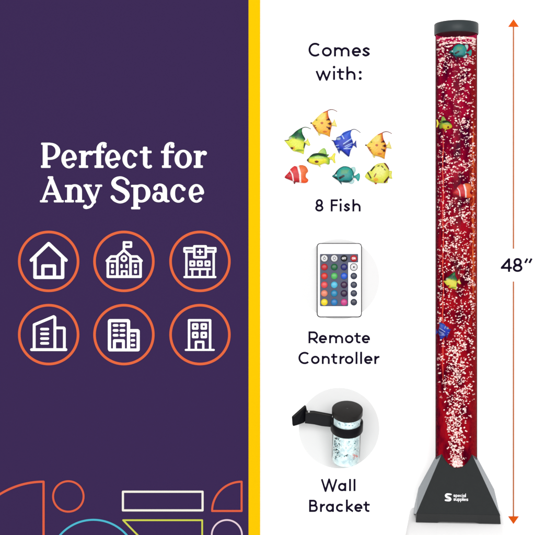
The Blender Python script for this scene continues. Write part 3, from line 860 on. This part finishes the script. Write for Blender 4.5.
for _ in range(170):      # dense jet above the nozzle
    t = random.random(); py = 408+t*58; hw = 11-6.0*t
    put(456.6+random.uniform(-hw,hw)+1*math.sin(py*.2), py, random.uniform(.55,1.1))
for _ in range(46): put(457.4+random.uniform(-4.6,4.6), random.uniform(461,467.4), random.uniform(.9,1.5), front=-.8)
# clusters
for cx_, cy_, n in ((450,160,16),(446,168,8),(463,165,18),(459,122,14),(467,120,7),(452,245,14),(460,262,12),(452,220,12),(448,205,10),(461,215,14),(440,61,9),(443,88,8),(462,100,8),(470,137,8),(455,352,16),(462,362,12),(450,380,16),(461,390,14),(458,375,12),(466,345,8),(466,277,9),(464,322,8),(470,60,7),(447,59,6),(463,70,8),(458,80,8)):
    for _ in range(n): put(random.gauss(cx_,3.0), random.gauss(cy_,2.0), random.uniform(.5,1.05))
# foam rings where the water ends, wrapping the wall of the tube
for zpy, n, thk in ((40.4,95,.6),(45.6,85,.6),(43,22,1.2),(49,30,1.2)):
    for _ in range(n):
        a = random.uniform(180, 360); rr = random.uniform(16.5, 19.0)
        lx, ly = rr*math.cos(R(a)), rr*math.sin(R(a))
        if not clear(456.3+lx, zpy+ly*.19): continue
        blob(bmb, Vector((lx*u, ly*u, TZ(zpy)+random.gauss(0,thk*.55)*u)), random.uniform(.5,.95)*u, random.uniform(1.2,2.2), random.uniform(.5,.8), random.uniform(-.3,.3), 0 if random.random() < .75 else 1)
ob = link_bm('bubbles', bmb, [M['foam'], M['foam_pink']], tw); tag(ob, kind='stuff')
print('bubble verts', len(ob.data.vertices))

# base
P_ = Vector
def yf(py): return 20.4 + .467*(467.9-py)*-1   # front distance of the sloping face seen at row py
def bp(lx, fr, py, k=1.0): return Vector((lx*(DP-AD-fr*KA)/(DP-AD)*u if fr > 0 else lx*u, -fr*u, TZ(py, fr)))
bm = bmesh.new()
FT, FB = 454.0, 514.8
fT, fB = yf(FT), yf(FB)
# front face: trapezoid with the notch where the tube comes through
left = []
N_ = 14
for i in range(N_+1):
    py = FT + (467.9-FT)*math.sin(math.pi/2*i/N_); f = yf(py); x = math.sqrt(max(0, 20.4**2 - f*f))
    left.append((-x, f, py))
pts = left + [(-p[0], p[1], p[2]) for p in reversed(left[:-1])]
xs = left[0][0]
nv = [bm.verts.new(bp(x, f, py)) for x, f, py in pts]
BLc = bm.verts.new(bp(-41.7, fB, FB)); BRc = bm.verts.new(bp(41.7, fB, FB))
BM = bm.verts.new(bp(0, fB, FB))
mid = N_
bm.faces.new([BLc] + nv[:mid+1][::1] + [BM]); bm.faces.new([BM] + nv[mid:] + [BRc])
# thickness rim of the notch
ins = [bm.verts.new(v.co*1.0 + Vector((0, 1.2*u, -.2*u))) for v in nv]
for i in range(len(nv)-1): bm.faces.new([nv[i], nv[i+1], ins[i+1], ins[i]])
bmesh.ops.recalc_face_normals(bm, faces=bm.faces)
link_bm('front_cover', bm, M['base_dark'], tw)
# rear cover
bm = bmesh.new()
bf = 34.0
q = [(-41.7,-bf,FB),(41.7,-bf,FB),(15,-20.6,FT),(-15,-20.6,FT)]
bm.faces.new([bm.verts.new(Vector((x*u, -f*u, TZ(py)))) for x, f, py in q])
link_bm('rear_cover', bm, M['base_dark'], tw)
# silver sides, creased
for s in (-1, 1):
    bm = bmesh.new()
    A = bm.verts.new(bp(s*14.95, fT-.1, FT+.4)); B = bm.verts.new(bp(s*41.65, fB-.1, FB))
    T_ = bm.verts.new(bp(s*20.9, -2, 457.6)); Mi = bm.verts.new(bp(s*37.6, -2, 488.8)); Lo = bm.verts.new(bp(s*42.6, -2, FB))
    A2 = bm.verts.new(Vector((s*15*u, 20.5*u, TZ(FT)))); B2 = bm.verts.new(Vector((s*41.65*u, bf*u, TZ(FB))))
    for t in ([A,T_,Mi],[A,Mi,B],[B,Mi,Lo],[A2,T_,Mi],[A2,Mi,B2],[B2,Mi,Lo]): bm.faces.new(t)
    bmesh.ops.recalc_face_normals(bm, faces=bm.faces)
    o = link_bm('side_panel', bm, M['silver'], tw)
# plinth with a shallow recess at the front
zp = TZ(FB, fB); bm = bmesh.new()
prof = [(-42.6,0),(-21,0),(-18.5,1.4),(18.5,1.4),(21,0),(42.6,0)]
def pl(x, f, z): return Vector((x*(DP-AD-fB*KA)/(DP-AD)*u, -f*u, z))
wt = 41.9
front_b = [bm.verts.new(pl(x*.985, fB+.9, .0006+h*u)) for x, h in prof]
front_t = [bm.verts.new(pl(x*(wt/42.6)*.985, fB+.3, zp+.001)) for x, h in prof]
back_b = [bm.verts.new(pl(x*.985, -bf-1, .0006+h*u)) for x, h in prof]
back_t = [bm.verts.new(pl(x*(wt/42.6)*.985, -bf-.4, zp+.001)) for x, h in prof]
for i in range(5):
    bm.faces.new([front_b[i],front_b[i+1],front_t[i+1],front_t[i]]); bm.faces.new([back_b[i+1],back_b[i],back_t[i],back_t[i+1]])
    bm.faces.new([front_t[i],front_t[i+1],back_t[i+1],back_t[i]]); bm.faces.new([front_b[i],back_b[i],back_b[i+1],front_b[i+1]])
bm.faces.new([front_b[0],front_t[0],back_t[0],back_b[0]]); bm.faces.new([front_b[5],back_b[5],back_t[5],front_t[5]])
bmesh.ops.recalc_face_normals(bm, faces=bm.faces)
o = link_bm('plinth', bm, M['base_black'], tw)
# logo and lettering on the sloping face
def slope(x, y, h):
    f = yf(y) + h*.6; v = bp(x-456.3, f, y); return v
LZ = 16.65
d = Draw(440, 485, LZ)
d.spline([(160,160,26),(130,158,30),(95,160,34),(76,180,34),(88,202,36),(112,212,38),(138,222,36),(150,242,34),(134,258,34),(100,260,32),(68,258,26)])
d2 = Draw(440, 485, LZ)
lo = link_bm('logo', d.bm(slope, .35), M['type_white'], tw)
def tiny(d, txt, x, base, xh, w, adv):
    for ch in txt:
        h = w/2
        if ch == 'i': d.line(x+h,base-h,x+h,base-xh+h,w); d.dot(x+h,base-xh-.65,w*.55,8); x += w+adv; continue
        if ch == 'l': d.line(x+h,base-h,x+h,base-xh-1.1,w); x += w+adv; continue
        cx = x+xh*.44; rx = xh*.44-h; ry = xh/2-h
        if ch == 's': d.spline([(cx+rx,base-xh+h+.2,w),(cx-.1,base-xh+h,w),(cx-rx,base-xh*.7,w),(cx,base-xh/2,w),(cx+rx,base-xh*.3,w),(cx,base-h,w),(cx-rx,base-h-.2,w)],4)
        elif ch in 'pao':
            d.ring(cx,base-xh/2,rx,ry,w,14)
            if ch == 'p': d.line(cx-rx,base-xh+h,cx-rx,base+1.0,w)
            if ch == 'a': d.line(cx+rx,base-xh+h,cx+rx,base-h,w)
        elif ch == 'e': d.arc(cx,base-xh/2,rx,ry,5,310,w*.95,n=14); d.line(cx-rx,base-xh/2,cx+rx,base-xh/2,w*.7)
        elif ch == 'c': d.arc(cx,base-xh/2,rx,ry,50,310,w,n=12)
        elif ch == 'u': d.arc(cx,base-xh/2+.2,rx,ry-.2,180,360,w,n=10); d.line(cx-rx,base-xh/2,cx-rx,base-xh+h,w); d.line(cx+rx,base-h,cx+rx,base-xh+h,w)
        x += xh*.88+adv
    return x
d = Draw(); tiny(d, 'special', 452.0, 497.1, 2.35, .56, .16); tiny(d, 'supplies', 452.0, 500.9, 2.35, .56, .16)
link_bm('lettering', d.bm(slope, .35), M['type_white'], tw)

# fish inside the tube
def tube_fish(src, px, py, fr, label, sx, s, yaw_=0, roll=0):
    a = tw.rotation_euler.z
    loc = Vector((0,0,0)); lx = px-456.3
    l = Vector((lx*u*(DP-AD-fr*KA)/(DP-AD), -fr*u, TZ(py, fr))); l.rotate(Euler((0,0,a)))
    copy_thing(src, label, Vector(tw.location)+l, (0, roll, yaw_), (s*sx, s, s), 'toy fish floating inside the lit tube', 'filament')
tube_fish(ft, 459.7, 51.2, 12, 'teal round toy fish floating just below the cap of the tube', 1, .78)
tube_fish(fl_, 444.6, 124.5, 4, 'lime and yellow toy fish floating at the left in the upper part of the tube', -1, .74, R(38))
tube_fish(fc, 462.3, 191, 8, 'red and orange banded toy fish floating inside the crimson tube', 1, .78)
tube_fish(fg, 450.9, 280.8, 11, 'green and yellow toy angelfish floating inside the crimson tube', 1, .66)
tube_fish(fb, 444.3, 331, 6, 'blue toy fish floating at the left inside the crimson tube', -1, .64, R(14))

# ------------------------------------------------------------------ wall bracket holding a short tube
BZ = 5.33
def bx(x): return 286 + x/BZ
def by(y): return 382 + y/BZ
BD = 39.0; kb = S*(DP-BD)/DP
tilt = R(27)
brk = empty('wall_bracket', W(bx(324), by(237), BD), (tilt,0,0))
tag(brk, 'black plastic wall bracket arm with a ring round the short clear tube', 'bracket')
tub = empty('tube_top', W(bx(324), by(237), BD), (tilt,0,0))
tag(tub, 'short clear bubble tube with a dark grey cap held in the bracket ring', 'tube sample')
c_ = math.cos(tilt)
def bz(y): return (237-y)/BZ*kb/c_       # along the tilted axis, from the ring centre
rr = 14.3*kb; RR = 16.2*kb
o = lathe('ring', [(rr+.2*kb,bz(208)),(RR-.4*kb,bz(207)),(RR,bz(211)),(RR,bz(252)),(RR-.4*kb,bz(256)),(rr+.2*kb,bz(255)),(rr+.2*kb,bz(208))], M['br_black'], brk, 72); autosmooth(o, 40)
o = lathe('cap', [(0,bz(137)-.0),(3*kb,bz(137)),(14.6*kb,bz(137)),(15.3*kb,bz(139.5)),(15.3*kb,bz(166)),(14.9*kb,bz(169)),(rr,bz(169)),(0,bz(169))], M['br_cap'], tub, 72); autosmooth(o, 40)
lathe('cap_dimple', [(0,bz(136.4)),(.8*kb,bz(136.4)),(1.0*kb,bz(137.2))], M['cap_rim'], tub, 20)
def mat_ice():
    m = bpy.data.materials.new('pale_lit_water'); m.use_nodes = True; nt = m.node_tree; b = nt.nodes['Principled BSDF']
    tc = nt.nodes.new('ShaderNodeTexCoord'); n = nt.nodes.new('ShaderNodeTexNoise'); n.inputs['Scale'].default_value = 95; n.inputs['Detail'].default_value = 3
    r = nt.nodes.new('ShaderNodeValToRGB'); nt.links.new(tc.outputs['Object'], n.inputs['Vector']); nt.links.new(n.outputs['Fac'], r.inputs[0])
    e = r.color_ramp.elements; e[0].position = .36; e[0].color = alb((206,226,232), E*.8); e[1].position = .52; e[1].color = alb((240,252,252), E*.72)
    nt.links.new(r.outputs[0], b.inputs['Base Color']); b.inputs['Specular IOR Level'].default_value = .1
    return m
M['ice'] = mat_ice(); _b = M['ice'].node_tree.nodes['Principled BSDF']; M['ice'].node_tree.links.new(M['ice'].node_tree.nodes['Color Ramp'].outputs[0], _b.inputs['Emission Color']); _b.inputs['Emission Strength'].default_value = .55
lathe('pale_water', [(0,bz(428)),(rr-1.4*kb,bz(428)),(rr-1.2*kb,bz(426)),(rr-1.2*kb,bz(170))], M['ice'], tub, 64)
lathe('clear_tube', [(rr,bz(430)),(rr,bz(169))], M['acrylic_clear'], tub, 72)
M['speck_dark'] = mat('dark_teal_speck', (40,66,78), rough=.4, spec=.3)
M['speck_teal'] = mat('pale_teal_speck', (122,196,204), rough=.4, spec=.3)
M['speck_white'] = mat('white_speck', (255,255,255), rough=.3, spec=.4, emit=.25)
M['speck_pink'] = mat('pink_speck', (250,176,172), rough=.4, spec=.1, emit=.4)
bms = bmesh.new()
def speck(zx, zy, r, mi, sx=1, sz=1, ang=0):
    lx = (zx-324)/BZ; lim = 13.3
    if abs(lx) > lim-.6: return
    ly = -math.sqrt(lim*lim-lx*lx)
    # the picture row of a point nearer the front sits lower: undo the tilt
    z = bz(zy) - ly*kb*math.tan(tilt)
    blob(bms, Vector((lx*kb, ly*kb, z)), r*kb, sx, sz, ang, mi)
for _ in range(60):
    zy = random.uniform(292, 408); fade = (zy-290)/130
    if random.random() < fade*.6: continue
    speck(random.gauss(268,10), zy, random.uniform(.35,.7), 0 if random.random() < .6 else 1, random.uniform(.7,2), random.uniform(.6,1.8), random.uniform(-1,1))
for _ in range(130): speck(random.uniform(255,392), random.uniform(285,420), random.uniform(.3,.7), 2 if random.random() < .8 else 1, random.uniform(.8,1.6), random.uniform(.7,1.3), random.uniform(-1,1))
for _ in range(50): speck(random.uniform(255,392), random.uniform(190,226), random.uniform(.3,.6), 2 if random.random() < .75 else 1, random.uniform(.8,1.8), .7)
for _ in range(12): speck(random.gauss(374,7), random.gauss(396,5), random.uniform(.6,1.1), 3)
for _ in range(6): speck(random.gauss(325,9), random.gauss(392,3), random.uniform(.4,.7), 0, 1.6, .6, -.5)
tag(link_bm('bubbles', bms, [M['speck_dark'], M['speck_teal'], M['speck_white'], M['speck_pink']], tub), kind='stuff')
# arm and wall plate: bodies with depth, set in the bracket's own frame
INV = (Matrix.Translation(brk.location) @ Matrix.Rotation(tilt,4,'X')).inverted()
def bprism(name, poly, d0, d1, m, bev=.5, dl=None):
    """outline in picture zoom units; d0 back depth, d1 front depth per vertex (px)"""
    bm = bmesh.new(); n = len(poly)
    f1 = [(dl[i] if dl else d1) for i in range(n)]
    A = [bm.verts.new(INV @ W(bx(x), by(y), f1[i])) for i, (x,y) in enumerate(poly)]
    B = [bm.verts.new(INV @ W(bx(x), by(y), f1[i]-(d1-d0))) for i, (x,y) in enumerate(poly)]
    bm.faces.new(A); bm.faces.new(B[::-1])
    for i in range(n): bm.faces.new([A[i],B[i],B[(i+1)%n],A[(i+1)%n]])
    bmesh.ops.recalc_face_normals(bm, faces=bm.faces)
    if bev: bmesh.ops.bevel(bm, geom=list(bm.edges), offset=bev*S, segments=2, affect='EDGES', profile=.5)
    return link_bm(name, bm, m, brk)
M['br_side'] = M['br_black']
bprism('arm', [(104,152),(150,153),(246,171),(246,241),(190,235),(150,226),(100,220)], 27, 35, M['br_black'], .5)
bprism('arm_rib', [(104,160),(150,157),(240,176),(240,184),(150,166),(104,170)], 34.5, 35.9, M['br_cap'], .2)
bprism('wall_plate', [(31,184),(40,176),(100,122),(106,126),(113,158),(108,190),(98,216),(60,230),(38,236),(34,228)], 23, 33, M['br_black'], .7, [39,39,33,33,31,31,33,37,39,39])
bprism('plate_edge', [(33,184),(101,126),(105,132),(42,188)], 37, 39.2, M['br_cap'], .2, [40.0,34.4,34.4,40.0])
d = Draw(bx(0), by(0), BZ); d.dot(122,158,5.5,16)
bm = d.bm(lambda x, y, h: INV @ W(x, y, 35.8+h), 1.0); link_bm('screw', bm, M['screw'], brk)

# ------------------------------------------------------------------ light, camera
w = bpy.data.worlds.new('World'); sc.world = w; w.use_nodes = True
w.node_tree.nodes['Background'].inputs['Color'].default_value = (1,1,1,1)
w.node_tree.nodes['Background'].inputs['Strength'].default_value = 1.15
def area(name, loc, tgt, size, power):
    l = bpy.data.lights.new(name, 'AREA'); l.shape = 'RECTANGLE'; l.size, l.size_y = size; l.energy = power
    o = bpy.data.objects.new(name, l); C.objects.link(o); o.location = loc
    o.rotation_euler = (Vector(tgt)-Vector(loc)).to_track_quat('-Z','Y').to_euler(); return o
area('softbox', (-.75,-4.7,.55), (-.1,0,0), (1.6,1.3), 112)
area('softbox', (.95,-4.7,.55), (.1,0,0), (1.6,1.3), 112)
cam = bpy.data.cameras.new('camera'); co = bpy.data.objects.new('camera', cam); C.objects.link(co)
co.location = (0, -DP*S, 0); co.rotation_euler = (R(90),0,0)
cam.sensor_fit = 'HORIZONTAL'; cam.angle_x = 2*math.atan(266.5/DP); cam.clip_end = 50; cam.clip_start = .05
sc.camera = co
sc.view_settings.view_transform = 'Standard'; sc.view_settings.look = 'None'; sc.view_settings.exposure = 0; sc.view_settings.gamma = 1
sc.render.engine = 'CYCLES'; sc.cycles.use_denoising = True; sc.cycles.transparent_max_bounces = 12
